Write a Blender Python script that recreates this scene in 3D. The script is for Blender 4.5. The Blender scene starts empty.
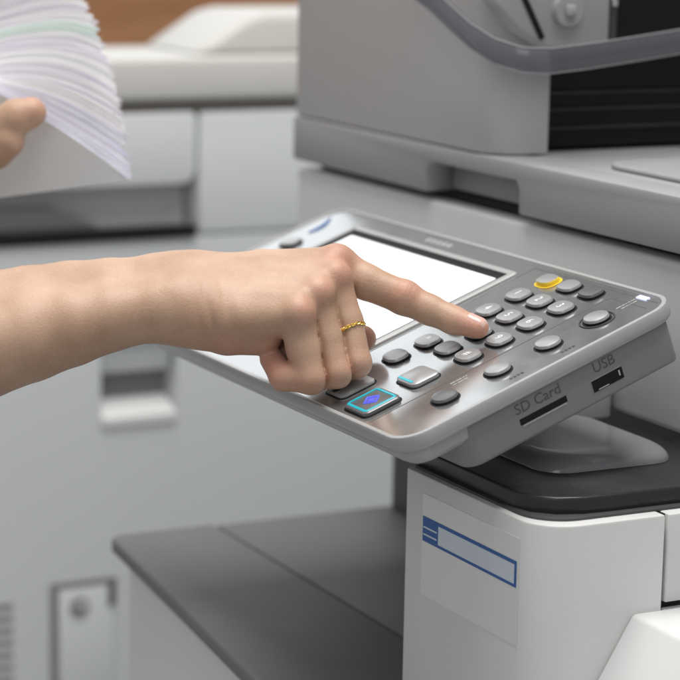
import bpy, bmesh, math, random
import numpy as np
from mathutils import Vector, Matrix
random.seed(7)
rng = np.random.default_rng(7)
S = bpy.context.scene
COL = S.collection
PI = math.pi

# ------------------------------------------------------------------ camera
CAM = np.array([1.11888, -0.61824, 1.30256])
FWD = np.array([-0.872564, 0.450930, -0.187867])
RGT = np.array([0.455835, 0.889867, 0.018750])
UPV = np.array([-0.175632, 0.069275, 0.982016])
FPX = 2361.45                                   # focal length in photo pixels (680 wide)
cam_d = bpy.data.cameras.new('camera')
cam = bpy.data.objects.new('camera', cam_d)
COL.objects.link(cam)
R3 = Matrix((RGT, UPV, -FWD)).transposed()
cam.matrix_world = Matrix.Translation(Vector(CAM)) @ R3.to_4x4()
cam_d.sensor_width = 36.0
cam_d.lens = 36.0 * FPX / 680.0
cam_d.clip_start = 0.05
cam_d.clip_end = 60.0
cam_d.dof.use_dof = True
cam_d.dof.focus_distance = 1.40
cam_d.dof.aperture_fstop = 7.2
cam_d.dof.aperture_blades = 0
S.camera = cam
S.render.resolution_x = 1024
S.render.resolution_y = 1024

# ------------------------------------------------------------------ light
world = bpy.data.worlds.new('World')
S.world = world
world.use_nodes = True
bg = world.node_tree.nodes['Background']
bg.inputs[0].default_value = (0.93, 0.97, 1.0, 1)
bg.inputs[1].default_value = 0.38

def area(name, loc, target, sx, sy, power, color):
    l = bpy.data.lights.new(name, 'AREA')
    l.shape = 'RECTANGLE'; l.size = sx; l.size_y = sy
    l.energy = power; l.color = color
    o = bpy.data.objects.new(name, l)
    o.location = loc
    o.rotation_euler = (Vector(target) - Vector(loc)).to_track_quat('-Z', 'Y').to_euler()
    COL.objects.link(o)
    return o
area('ceiling_light', (-0.1, 0.1, 2.9), (-0.1, 0.1, 0), 1.6, 1.2, 58, (1.0, 0.97, 0.93))
area('window_light', (-3.6, 0.9, 2.7), (-0.2, 0.1, 1.0), 5.0, 3.6, 62, (0.95, 0.98, 1.0))
area('side_fill', (1.9, -1.7, 2.3), (-0.1, 0.1, 1.0), 1.2, 1.2, 8, (1.0, 0.98, 0.95))  # added fill to brighten front and right faces

wl = bpy.data.lights.new('warm_glow_spot', 'SPOT')  # added spot suggesting a warm glow on the feeder top
wl.energy = 6; wl.color = (1.0, 0.62, 0.38); wl.spot_size = math.radians(30); wl.spot_blend = 1.0; wl.shadow_soft_size = 0.12
wo = bpy.data.objects.new('warm_glow_spot', wl); wo.location = (-0.85, -0.55, 1.95)
wo.rotation_euler = (Vector((-0.56, 0.235, 1.36)) - Vector(wo.location)).to_track_quat('-Z', 'Y').to_euler()
COL.objects.link(wo)

S.view_settings.view_transform = 'Standard'
S.view_settings.look = 'None'
S.view_settings.gamma = 1.0
S.view_settings.exposure = 0.0
S.view_settings.use_curve_mapping = False

# ------------------------------------------------------------------ materials
MATS = {}
def mat(name, color, rough=0.5, metal=0.0, bump=0.0, bump_scale=900.0, spec=0.5, emit=None, emit_s=0.0,
        coat=0.0, var=0.0, var_scale=6.0, sss=0.0, trans=0.0, smudge=0.0):
    if name in MATS:
        return MATS[name]
    m = bpy.data.materials.new(name)
    m.use_nodes = True
    nt = m.node_tree
    b = nt.nodes['Principled BSDF']
    b.inputs['Base Color'].default_value = (*color, 1)
    b.inputs['Roughness'].default_value = rough
    b.inputs['Metallic'].default_value = metal
    b.inputs['Specular IOR Level'].default_value = spec
    b.inputs['Coat Weight'].default_value = coat
    b.inputs['Coat Roughness'].default_value = 0.08
    b.inputs['Transmission Weight'].default_value = trans
    if sss:
        b.inputs['Subsurface Weight'].default_value = sss
    if emit:
        b.inputs['Emission Color'].default_value = (*emit, 1)
        b.inputs['Emission Strength'].default_value = emit_s
    tc = nt.nodes.new('ShaderNodeTexCoord')
    if var:
        nz = nt.nodes.new('ShaderNodeTexNoise'); nz.inputs['Scale'].default_value = var_scale
        nz.inputs['Detail'].default_value = 5
        nt.links.new(tc.outputs['Object'], nz.inputs['Vector'])
        mx = nt.nodes.new('ShaderNodeMix'); mx.data_type = 'RGBA'
        mx.inputs['A'].default_value = (*[c * (1 - var) for c in color], 1)
        mx.inputs['B'].default_value = (*[min(1, c * (1 + var)) for c in color], 1)
        nt.links.new(nz.outputs['Fac'], mx.inputs['Factor'])
        nt.links.new(mx.outputs['Result'], b.inputs['Base Color'])
    if smudge:
        n2 = nt.nodes.new('ShaderNodeTexNoise'); n2.inputs['Scale'].default_value = 38
        n2.inputs['Detail'].default_value = 6
        nt.links.new(tc.outputs['Object'], n2.inputs['Vector'])
        mr = nt.nodes.new('ShaderNodeMapRange')
        mr.inputs['From Min'].default_value = 0.3; mr.inputs['From Max'].default_value = 0.7
        mr.inputs['To Min'].default_value = max(0.02, rough - smudge); mr.inputs['To Max'].default_value = rough + smudge
        nt.links.new(n2.outputs['Fac'], mr.inputs['Value'])
        nt.links.new(mr.outputs['Result'], b.inputs['Roughness'])
    if bump:
        n3 = nt.nodes.new('ShaderNodeTexNoise'); n3.inputs['Scale'].default_value = bump_scale
        n3.inputs['Detail'].default_value = 3
        nt.links.new(tc.outputs['Object'], n3.inputs['Vector'])
        bp = nt.nodes.new('ShaderNodeBump'); bp.inputs['Strength'].default_value = bump
        bp.inputs['Distance'].default_value = 0.0004
        nt.links.new(n3.outputs['Fac'], bp.inputs['Height'])
        nt.links.new(bp.outputs['Normal'], b.inputs['Normal'])
    MATS[name] = m
    return m

M_BODY = mat('grey_plastic', (0.66, 0.66, 0.665), 0.48, bump=0.25, bump_scale=1400, var=0.03, smudge=0.05)
M_DECK = mat('deck_grey_plastic', (0.31, 0.31, 0.315), 0.45, bump=0.25, bump_scale=1400, var=0.03, smudge=0.05)
M_ADF = mat('feeder_grey_plastic', (0.345, 0.342, 0.342), 0.5, bump=0.25, bump_scale=1400, var=0.03, smudge=0.05)
M_LIGHT = mat('light_plastic', (0.64, 0.64, 0.635), 0.45, bump=0.25, bump_scale=1400, var=0.03, smudge=0.05)
M_WHITE = mat('white_plastic', (0.70, 0.70, 0.70), 0.42, bump=0.2, bump_scale=1400, var=0.02)
M_DARK = mat('dark_plastic', (0.055, 0.055, 0.058), 0.5, bump=0.3, bump_scale=1200, var=0.1)
M_BLACK = mat('black_plastic', (0.006, 0.006, 0.007), 0.55, spec=0.25)
M_TRAY = mat('tray_plastic', (0.15, 0.146, 0.152), 0.58, bump=0.4, bump_scale=900, var=0.03, smudge=0.02)
M_GLOSS = mat('glossy_smoke_plastic', (0.022, 0.022, 0.023), 0.30, spec=0.45, smudge=0.06, var=0.1)
M_SMOKE = mat('smoke_plastic', (0.085, 0.085, 0.10), 0.14, spec=0.5, var=0.05)
M_RIM = mat('rim_plastic', (0.36, 0.365, 0.365), 0.20, bump=0.15, bump_scale=1400, smudge=0.05)
M_HOUSE = mat('housing_plastic', (0.215, 0.22, 0.212), 0.45, bump=0.2, bump_scale=1400, smudge=0.05)
M_PLATE = mat('silver_face', (0.52, 0.53, 0.535), 0.15, metal=0.85, smudge=0.05, var=0.04, var_scale=60)
M_KEY = mat('silver_key', (0.38, 0.38, 0.385), 0.33, metal=0.45, smudge=0.04)
M_KEYD = mat('dark_key', (0.16, 0.16, 0.165), 0.3, metal=0.4, smudge=0.05)
M_YEL = mat('yellow_ring', (0.80, 0.55, 0.03), 0.35)
M_SCREEN = mat('lit_screen', (0.75, 0.78, 0.80), 0.15, emit=(0.95, 0.975, 1.0), emit_s=0.42)
M_CYAN = mat('cyan_glow', (0.01, 0.18, 0.22), 0.3, emit=(0.0, 0.42, 0.52), emit_s=0.75)
M_BLUE = mat('blue_glow', (0.05, 0.05, 0.4), 0.3, emit=(0.10, 0.12, 0.85), emit_s=0.9)
M_LED = mat('led_glow', (0.5, 0.5, 0.9), 0.2, emit=(0.65, 0.72, 1.0), emit_s=0.9)
M_INK = mat('dark_ink', (0.03, 0.03, 0.035), 0.5)
M_INKG = mat('grey_ink', (0.09, 0.09, 0.09), 0.5)
M_INKW = mat('white_ink', (0.80, 0.80, 0.80), 0.5)
M_BLUEINK = mat('blue_ink', (0.025, 0.10, 0.33), 0.5)
M_PALEINK = mat('pale_blue_ink', (0.60, 0.66, 0.72), 0.5)
M_STICK = mat('sticker_paper', (0.73, 0.73, 0.715), 0.5, var=0.02)
M_GOLD = mat('gold', (0.90, 0.60, 0.16), 0.18, metal=1.0)
M_BG = mat('pale_blue_grey_plastic', (0.63, 0.652, 0.668), 0.5, var=0.02)
M_BGW = mat('ivory_plastic', (0.56, 0.55, 0.525), 0.5, var=0.02)
M_BGD = mat('brown_grey_gap', (0.17, 0.155, 0.145), 0.6)
M_METAL = mat('steel', (0.6, 0.6, 0.6), 0.25, metal=1.0)
M_FLOOR = mat('floor_vinyl', (0.36, 0.35, 0.34), 0.5, var=0.1)

def wood_mat():
    m = bpy.data.materials.new('brown_wood'); m.use_nodes = True
    nt = m.node_tree; b = nt.nodes['Principled BSDF']
    tc = nt.nodes.new('ShaderNodeTexCoord'); mp = nt.nodes.new('ShaderNodeMapping')
    mp.inputs['Scale'].default_value = (6, 1.2, 22)
    nz = nt.nodes.new('ShaderNodeTexNoise'); nz.inputs['Scale'].default_value = 2.5; nz.inputs['Detail'].default_value = 6
    rp = nt.nodes.new('ShaderNodeValToRGB')
    rp.color_ramp.elements[0].position = 0.3; rp.color_ramp.elements[0].color = (0.45, 0.195, 0.085, 1)
    rp.color_ramp.elements[1].position = 0.7; rp.color_ramp.elements[1].color = (0.66, 0.33, 0.15, 1)
    nt.links.new(tc.outputs['Object'], mp.inputs['Vector']); nt.links.new(mp.outputs['Vector'], nz.inputs['Vector'])
    nt.links.new(nz.outputs['Fac'], rp.inputs['Fac']); nt.links.new(rp.outputs['Color'], b.inputs['Base Color'])
    b.inputs['Roughness'].default_value = 0.4
    return m
M_WOOD = wood_mat()

def skin_mat():
    m = bpy.data.materials.new('skin'); m.use_nodes = True
    nt = m.node_tree; b = nt.nodes['Principled BSDF']
    tc = nt.nodes.new('ShaderNodeTexCoord')
    at = nt.nodes.new('ShaderNodeAttribute'); at.attribute_name = 'flush'
    n1 = nt.nodes.new('ShaderNodeTexNoise'); n1.inputs['Scale'].default_value = 32; n1.inputs['Detail'].default_value = 5
    n2 = nt.nodes.new('ShaderNodeTexNoise'); n2.inputs['Scale'].default_value = 700; n2.inputs['Detail'].default_value = 2
    nt.links.new(tc.outputs['Object'], n1.inputs['Vector']); nt.links.new(tc.outputs['Object'], n2.inputs['Vector'])
    r1 = nt.nodes.new('ShaderNodeValToRGB')
    r1.color_ramp.elements[0].position = 0.32; r1.color_ramp.elements[0].color = (0.415, 0.258, 0.172, 1)
    r1.color_ramp.elements[1].position = 0.70; r1.color_ramp.elements[1].color = (0.53, 0.352, 0.25, 1)
    nt.links.new(n1.outputs['Fac'], r1.inputs['Fac'])
    mx = nt.nodes.new('ShaderNodeMix'); mx.data_type = 'RGBA'
    mx.inputs['B'].default_value = (0.55, 0.245, 0.185, 1)
    nt.links.new(at.outputs['Fac'], mx.inputs['Factor'])
    nt.links.new(r1.outputs['Color'], mx.inputs['A'])
    mx2 = nt.nodes.new('ShaderNodeMix'); mx2.data_type = 'RGBA'; mx2.blend_type = 'MULTIPLY'
    mx2.inputs['Factor'].default_value = 0.25
    r2 = nt.nodes.new('ShaderNodeValToRGB')
    r2.color_ramp.elements[0].position = 0.3; r2.color_ramp.elements[0].color = (0.72, 0.66, 0.62, 1)
    r2.color_ramp.elements[1].position = 0.6; r2.color_ramp.elements[1].color = (1, 1, 1, 1)
    nt.links.new(n2.outputs['Fac'], r2.inputs['Fac'])
    nt.links.new(mx.outputs['Result'], mx2.inputs['A']); nt.links.new(r2.outputs['Color'], mx2.inputs['B'])
    nt.links.new(mx2.outputs['Result'], b.inputs['Base Color'])
    b.inputs['Roughness'].default_value = 0.48
    b.inputs['Specular IOR Level'].default_value = 0.4
    b.inputs['Subsurface Weight'].default_value = 0.05
    b.inputs['Subsurface Radius'].default_value = (1.0, 0.35, 0.2)
    b.inputs['Subsurface Scale'].default_value = 0.0025
    v = nt.nodes.new('ShaderNodeTexVoronoi'); v.inputs['Scale'].default_value = 900
    nt.links.new(tc.outputs['Object'], v.inputs['Vector'])
    bp = nt.nodes.new('ShaderNodeBump'); bp.inputs['Strength'].default_value = 0.22; bp.inputs['Distance'].default_value = 0.0003
    nt.links.new(v.outputs['Distance'], bp.inputs['Height'])
    n4 = nt.nodes.new('ShaderNodeTexNoise'); n4.inputs['Scale'].default_value = 160; n4.inputs['Detail'].default_value = 4
    nt.links.new(tc.outputs['Object'], n4.inputs['Vector'])
    bp2 = nt.nodes.new('ShaderNodeBump'); bp2.inputs['Strength'].default_value = 0.13; bp2.inputs['Distance'].default_value = 0.0010
    nt.links.new(n4.outputs['Fac'], bp2.inputs['Height']); nt.links.new(bp.outputs['Normal'], bp2.inputs['Normal'])
    nt.links.new(bp2.outputs['Normal'], b.inputs['Normal'])
    return m
M_SKIN = skin_mat()
M_NAIL = mat('fingernail', (0.66, 0.39, 0.34), 0.2, spec=0.5)
M_NAILW = mat('nail_edge', (0.66, 0.45, 0.39), 0.22)

# ------------------------------------------------------------------ helpers
ROOT_LOC = {}
def thing(name, label, cat, loc, group=None):
    o = bpy.data.objects.new(name, None); COL.objects.link(o)
    o.empty_display_size = 0.1
    o.location = loc; o['label'] = label; o['category'] = cat
    if group: o['group'] = group
    ROOT_LOC[o.name] = Matrix.Translation(Vector(loc))
    return o
def tag(o, label, cat, group=None):
    o['label'] = label; o['category'] = cat
    if group: o['group'] = group
    return o
def put(name, bm, mats, parent=None, local=False, smooth=True, mtx=None):
    me = bpy.data.meshes.new(name)
    bm.normal_update()
    bm.to_mesh(me); bm.free()
    return put_mesh(name, me, mats, parent, local, smooth, mtx)
def put_mesh(name, me, mats, parent=None, local=False, smooth=True, mtx=None):
    if not isinstance(mats, (list, tuple)): mats = [mats]
    if not me.materials:
        for m in mats: me.materials.append(m)
    if smooth:
        me.shade_smooth()
        me.set_sharp_from_angle(angle=math.radians(38))
    o = bpy.data.objects.new(name, me); COL.objects.link(o)
    if mtx is not None: o.matrix_local = mtx
    if parent is not None:
        o.parent = parent
        if not local:
            o.matrix_parent_inverse = ROOT_LOC[parent.name].inverted() if parent.name in ROOT_LOC else parent.matrix_basis.inverted()
    return o
def box(x0, x1, y0, y1, z0, z1, r=0.0, seg=3, bm=None, mi=0):
    b2 = bmesh.new()
    bmesh.ops.create_cube(b2, size=1)
    for v in b2.verts:
        v.co = Vector(((x0 + x1) / 2 + v.co.x * (x1 - x0), (y0 + y1) / 2 + v.co.y * (y1 - y0), (z0 + z1) / 2 + v.co.z * (z1 - z0)))
    if r > 0:
        bmesh.ops.bevel(b2, geom=b2.edges[:] , offset=r, segments=seg, profile=0.5, affect='EDGES', clamp_overlap=True)
    for f in b2.faces: f.material_index = mi
    if bm is None: return b2
    return merge(bm, b2)
def merge(bm, b2):
    me = bpy.data.meshes.new('tmp'); b2.to_mesh(me); b2.free()
    bm.from_mesh(me); bpy.data.meshes.remove(me)
    return bm
def prism(pts, a0, a1, axis, r=0.0, seg=3, bm=None, mi=0, cap_r=True):
    """extrude a 2-D outline along an axis; axis 'x': pts are (y,z); 'y': (x,z); 'z': (x,y)"""
    b2 = bmesh.new()
    def mk(p, a):
        if axis == 'x': return (a, p[0], p[1])
        if axis == 'y': return (p[0], a, p[1])
        return (p[0], p[1], a)
    v0 = [b2.verts.new(mk(p, a0)) for p in pts]
    v1 = [b2.verts.new(mk(p, a1)) for p in pts]
    n = len(pts)
    b2.faces.new(v0); b2.faces.new(v1)
    for i in range(n):
        b2.faces.new((v0[i], v0[(i + 1) % n], v1[(i + 1) % n], v1[i]))
    bmesh.ops.recalc_face_normals(b2, faces=b2.faces[:])
    if r > 0:
        es = [e for e in b2.edges if cap_r and len(e.link_faces) == 2 and e.link_faces[0].normal.angle(e.link_faces[1].normal) > 0.6]
        bmesh.ops.bevel(b2, geom=es, offset=r, segments=seg, profile=0.5, affect='EDGES', clamp_overlap=True)
    for f in b2.faces: f.material_index = mi
    if bm is None: return b2
    return merge(bm, b2)
def rrect(x0, x1, y0, y1, r, n=8):
    """rounded rectangle outline; r may be one radius or four (x1y1, x0y1, x0y0, x1y0)"""
    rs = r if isinstance(r, (list, tuple)) else (r,) * 4
    P = []
    for (cx, cy, sx, sy, a0), q in zip(((x1, y1, -1, -1, 0), (x0, y1, 1, -1, PI / 2), (x0, y0, 1, 1, PI), (x1, y0, -1, 1, 1.5 * PI)), rs):
        if q <= 1e-6:
            P.append((cx, cy)); continue
        for k in range(n + 1):
            a = a0 + k / n * PI / 2
            P.append((cx + sx * q + q * math.cos(a), cy + sy * q + q * math.sin(a)))
    return P
def superell(a, b, e=2.6, n=36):
    P = []
    for k in range(n):
        t = 2 * PI * k / n
        c, s = math.cos(t), math.sin(t)
        P.append((a * math.copysign(abs(c) ** (2 / e), c), b * math.copysign(abs(s) ** (2 / e), s)))
    return P
def rings(loops, closed_bottom=False, mis=None, bm=None):
    """skin a stack of equal-length closed loops of 3-D points, cap the last (and first)"""
    b2 = bmesh.new() if bm is None else bm
    VS = [[b2.verts.new(p) for p in L] for L in loops]
    n = len(loops[0])
    for j in range(len(VS) - 1):
        for i in range(n):
            f = b2.faces.new((VS[j][i], VS[j][(i + 1) % n], VS[j + 1][(i + 1) % n], VS[j + 1][i]))
            if mis: f.material_index = mis[j]
    f = b2.faces.new(VS[-1])
    if mis: f.material_index = mis[-1]
    if closed_bottom: b2.faces.new(VS[0][::-1])
    return b2
def tube(path, r, n=10, closed=False, bm=None, mi=0):
    b2 = bmesh.new() if bm is None else bm
    path = [Vector(p) for p in path]
    N = len(path); R = []
    for i, p in enumerate(path):
        t = (path[(i + 1) % N] - path[i - 1]) if closed else (path[min(i + 1, N - 1)] - path[max(i - 1, 0)])
        t.normalize()
        a = t.orthogonal() if i == 0 else (prev - t * prev.dot(t))
        a.normalize(); prev = a; c = t.cross(a)
        rr = r[i] if isinstance(r, (list, tuple)) else r
        R.append([b2.verts.new(p + (a * math.cos(2 * PI * k / n) + c * math.sin(2 * PI * k / n)) * rr) for k in range(n)])
    for i in range(N if closed else N - 1):
        for k in range(n):
            f = b2.faces.new((R[i][k], R[i][(k + 1) % n], R[(i + 1) % N][(k + 1) % n], R[(i + 1) % N][k]))
            f.material_index = mi
    if not closed:
        b2.faces.new(R[0][::-1]); b2.faces.new(R[-1])
    bmesh.ops.recalc_face_normals(b2, faces=b2.faces[:])
    return b2
def text_mesh(s, size, extrude=0.0):
    cu = bpy.data.curves.new('text', 'FONT'); cu.body = s; cu.size = size; cu.extrude = extrude
    cu.align_x = 'CENTER'; cu.align_y = 'CENTER'; cu.resolution_u = 3
    o = bpy.data.objects.new('text', cu); COL.objects.link(o)
    dg = bpy.context.evaluated_depsgraph_get()
    me = bpy.data.meshes.new_from_object(o.evaluated_get(dg))
    bpy.data.objects.remove(o)
    return me
def at(px, py, d):
    """point seen at photo pixel (px,py) of the 680 px photograph, d metres deep"""
    return CAM + (FWD + (px - 340) / FPX * RGT - (py - 340) / FPX * UPV) * d

# ================================================================== SETTING
o = put('floor', box(-4.5, 2.0, -2.0, 3.0, -0.05, 0.0), M_FLOOR); o['kind'] = 'structure'
o = put('wall', box(-3.25, -3.15, -0.9, 3.0, 0.001, 1.55, 0.004), M_WOOD); o['kind'] = 'structure'

# ================================================================== NEAR COPIER
cop = thing('photocopier', 'large grey office copier in front with tilted keypad panel and scanner on top', 'photocopier', (-0.3, 0.4, 0.0), 'office copiers standing side by side')
P = lambda name, bm, m, **k: put(name, bm, m, cop, **k)

XR = 0.035                      # right flank of the machine
# upper body band behind the panel
P('upper_body', prism(rrect(-0.625, XR, 0.24, 0.66, [0.01, 0.01, 0.004, 0.012]), 0.968, 1.0765, 'z', 0.004), M_BODY)
P('shadow_gap', box(-0.612, XR - 0.01, 0.256, 0.65, 1.0765, 1.0835), M_BLACK)  # black slab paints in the shade between deck and body
# scanner deck with a grip notch in its front lip
bm = bmesh.new()
notch = [(-0.622, 1.083), (-0.398, 1.083), (-0.398, 1.101), (-0.393, 1.106), (-0.271, 1.106), (-0.266, 1.101), (-0.266, 1.083), (XR + 0.005, 1.083), (XR + 0.005, 1.119), (-0.622, 1.119)]
prism(notch, 0.234, 0.2645, 'y', 0.0022, 2, bm)
deck = P('scanner_deck', bm, M_DECK)
put('deck_bed', box(-0.622, XR + 0.005, 0.264, 0.66, 1.0832, 1.1186, 0.003), M_DECK, deck)
put('grip_recess', prism([(-0.396, 1.0845), (-0.268, 1.0845), (-0.268, 1.098), (-0.345, 1.1045), (-0.396, 1.1045)], 0.256, 0.2638, 'y', 0.002, 2), M_DECK, deck)
put('copy_tray', prism(rrect(-0.235, XR, 0.275, 0.60, [0.01, 0.03, 0.03, 0.01]), 1.1186, 1.1225, 'z', 0.0018), M_DECK, deck)
put('copy_well', prism(rrect(-0.185, XR - 0.02, 0.315, 0.59, [0.01, 0.02, 0.02, 0.01]), 1.1225, 1.1230, 'z'), M_ADF, deck)
# document feeder
fx = -0.302
HF = 1.40
feed = P('document_feeder', prism(rrect(-0.6205, fx, 0.2352, 0.279, [0.0, 0.0, 0.004, 0.028], 10), 1.1202, HF, 'z', 0.0), M_ADF)
put('feeder_rear', prism(rrect(-0.6205, -0.352, 0.279, 0.64, [0.01, 0.01, 0.0, 0.0]), 1.1216, HF - 0.001, 'z'), M_ADF, feed)
put('feeder_mouth', box(-0.352, -0.325, 0.2795, 0.62, 1.1217, HF - 0.01), M_BLACK, feed)
for z in (1.148, 1.1345, 1.160):
    put('mouth_rib', box(-0.325, -0.321, 0.2800, 0.61, z, z + 0.0022, 0.0008, 2), mat('rib_plastic', (0.022, 0.022, 0.022), 0.5), feed)
# curved smoke lip of the feeder tray
pth = [(380, -40, 1.68), (410, -18, 1.67), (432, -1, 1.655), (452, 18, 1.640), (472, 36, 1.625), (495, 51, 1.612), (522, 60, 1.603), (550, 61, 1.605), (590, 56, 1.62), (640, 48, 1.642), (700, 38, 1.675), (760, 28, 1.71)]
bm = bmesh.new()
L = []
for i, (a, b_, d) in enumerate(pth):
    c = Vector(at(a, b_, d)); hh = 0.0085
    nx = Vector(at(pth[min(i + 1, len(pth) - 1)][0], pth[min(i + 1, len(pth) - 1)][1], pth[min(i + 1, len(pth) - 1)][2])) - Vector(at(*pth[max(i - 1, 0)]))
    nx.z = 0; nx.normalize(); w = Vector((nx.y, -nx.x, 0)) * 0.0022
    L.append([c + w * 0.4 + Vector((0, 0, hh)), c + w + Vector((0, 0, hh - 0.003)), c + w + Vector((0, 0, -hh + 0.003)), c + w * 0.4 + Vector((0, 0, -hh)), c - w + Vector((0, 0, -hh)), c - w + Vector((0, 0, hh))])
rings(L, True, bm=bm); bmesh.ops.recalc_face_normals(bm, faces=bm.faces[:])
put('tray_lip', bm, mat('smoke_clear', (0.30, 0.30, 0.34), 0.12, trans=0.75), feed)
for q_ in (0, 3):
    put('lip_edge', tube([Lq[q_] for Lq in L], 0.0006, 6), mat('mid_grey', (0.24, 0.24, 0.25), 0.5), feed)
put('hinge_cover', prism([(0.205, HF), (0.216, 1.232), (0.242, 1.207), (0.267, 1.194), (0.3185, 1.194), (0.3195, HF)], -0.302, -0.287, 'x', 0.004), M_ADF, feed)
bm = bmesh.new()
bmesh.ops.create_cone(bm, cap_ends=True, segments=32, radius1=0.0125, radius2=0.011, depth=0.006, matrix=Matrix.Translation((-0.285, 0.281, 1.222)) @ Matrix.Rotation(PI / 2, 4, 'Y'))
put('hinge_pin', bm, M_DECK, feed)
put('pin_head', box(-0.2825, -0.279, 0.277, 0.285, 1.218, 1.226, 0.0015, 2), M_ADF, feed)
put('hinge_groove', prism([(0.233, 1.250), (0.2375, 1.250), (0.2635, 1.2035), (0.260, 1.2015)], -0.2872, -0.2858, 'x'), M_BLACK, feed)
put('hinge_post', box(-0.302, -0.291, 0.3198, 0.327, 1.194, HF, 0.002), M_DARK, feed)
put('hinge_screw', box(-0.291, -0.2885, 0.3206, 0.3255, 1.224, 1.230, 0.001), M_METAL, feed)
put('feeder_cavity', box(-0.324, -0.303, 0.3275, 0.64, 1.195, HF - 0.02), M_BLACK, feed)

# upright under the panel
P('panel_support', prism(rrect(-0.43, -0.146, 0.105, 0.2395, 0.006), 0.9635, 1.006, 'z', 0.002), M_BODY)
# right front cabinet with rounded corner
cab = P('front_cabinet', prism(rrect(-0.1245, XR, 0.072, 0.1555, [0.0015, 0.002, 0.003, 0.026], 10), 0.30, 0.9515, 'z', 0.0015, 2), M_LIGHT)
P('side_cover', prism(rrect(-0.12, XR, 0.1575, 0.66, [0.02, 0.002, 0.002, 0.0015]), 0.8985, 0.9515, 'z', 0.0012, 2), M_LIGHT)
P('cabinet_core', box(-0.118, XR - 0.004, 0.13, 0.64, 0.30, 0.951), M_BLACK)
P('lower_side_cover', prism(rrect(-0.12, XR - 0.001, 0.1575, 0.66, [0.02, 0.002, 0.002, 0.0015]), 0.10, 0.8945, 'z', 0.0012, 2), M_LIGHT)
P('lower_front_cover', box(-0.60, XR, 0.075, 0.155, 0.06, 0.296, 0.004), M_LIGHT)
# dark glossy ledge on the cabinet
led_out = [(-0.1245, 0.0795), (-0.01, 0.0795), (0.004, 0.0835), (0.0145, 0.094), (0.0195, 0.109), (0.0205, 0.125), (0.0205, 0.2385), (-0.1245, 0.2385)]
ledge = P('dark_ledge', prism(led_out, 0.9518, 0.9632, 'z', 0.0016, 3), M_GLOSS)
put('ledge_rim', prism(rrect(-0.1225, 0.026, 0.0765, 0.2385, [0.0, 0, 0.002, 0.026], 10), 0.9508, 0.9532, 'z', 0.0008, 2), M_DARK, ledge)
bm = bmesh.new()
Lp = []
for k in range(9):
    a_ = k / 8 * PI / 2
    ins = 0.017 * (1 - math.cos(a_)); zz = 0.9634 + 0.0088 * math.sin(a_)
    Lp.append([(x, y, zz) for x, y in rrect(-0.142 + ins * 0.2, -0.030 - ins, 0.116 + ins, 0.212 - ins * 0.6, 0.020, 8)])
rings(Lp, True, bm=bm)
bmesh.ops.recalc_face_normals(bm, faces=bm.faces[:])
put('raised_pad', bm, mat('pad_plastic', (0.22, 0.22, 0.23), 0.10, smudge=0.04), ledge)
# fold-down side tray at lower right
P('side_tray_cover', prism([(0.134, 0.8955), (0.30, 0.8955), (0.30, 0.55), (-0.078, 0.55)], XR + 0.0005, 0.16, 'x', 0.003, 3), M_WHITE)
# sticker on the cabinet
st = P('sticker', box(-0.1015, 0.0115, 0.07165, 0.0720, 0.8765, 0.9405), M_STICK)
zt, zb_ = 0.9265, 0.9108
put('blue_strip', box(-0.1005, -0.0815, 0.07140, 0.0716, zb_, zt), M_BLUEINK, st)
for k in range(2):
    put('strip_line', box(-0.0995, -0.0830, 0.07128, 0.07138, zb_ + 0.0040 + k * 0.0045, zb_ + 0.0050 + k * 0.0045), M_PALEINK, st)
bm = bmesh.new()
for (a, b_, c, d) in ((-0.0815, 0.0095, zt - 0.0022, zt), (-0.0815, 0.0095, zb_, zb_ + 0.0018), (0.0072, 0.0095, zb_ + 0.0018, zt - 0.0022)):
    box(a, b_, 0.07140, 0.0716, c, d, bm=bm)
put('blue_frame', bm, M_BLUEINK, st)
put('pale_field', box(-0.0815, 0.0072, 0.07150, 0.0716, zb_ + 0.0018, zt - 0.0022), M_PALEINK, st)

# output tray in the open bay at the left
bm = bmesh.new()
prism([(-0.556, 0.052), (-0.548, 0.045), (-0.36, 0.024), (-0.19, 0.004), (-0.12, 0.000), (-0.12, 0.1355), (-0.556, 0.1355)], 0.788, 0.800, 'z', 0.003, 3, bm)
tr = P('output_tray', bm, M_TRAY)
put('tray_bed', prism([(-0.556, 0.1385), (-0.12, 0.1385), (-0.12, 0.30), (-0.556, 0.30)], 0.786, 0.7985, 'z', 0.002, 2), M_TRAY, tr)
put('tray_base', box(-0.552, -0.12, 0.09, 0.30, 0.776, 0.7855), M_BLACK, tr)
P('tray_front', prism([(-0.549, 0.060), (-0.36, 0.034), (-0.19, 0.014), (-0.13, 0.010), (-0.13, 0.0745), (-0.549, 0.0745)], 0.30, 0.7835, 'z', 0.003), M_WHITE)
P('bay_back', prism(rrect(-0.552, -0.12, 0.292, 0.62, [0, 0, 0.012, 0]), 0.80, 0.967, 'z'), M_DARK)
P('lower_cabinet', box(-0.55, -0.125, 0.0785, 0.64, 0.10, 0.775, 0.004), M_LIGHT)

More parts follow.
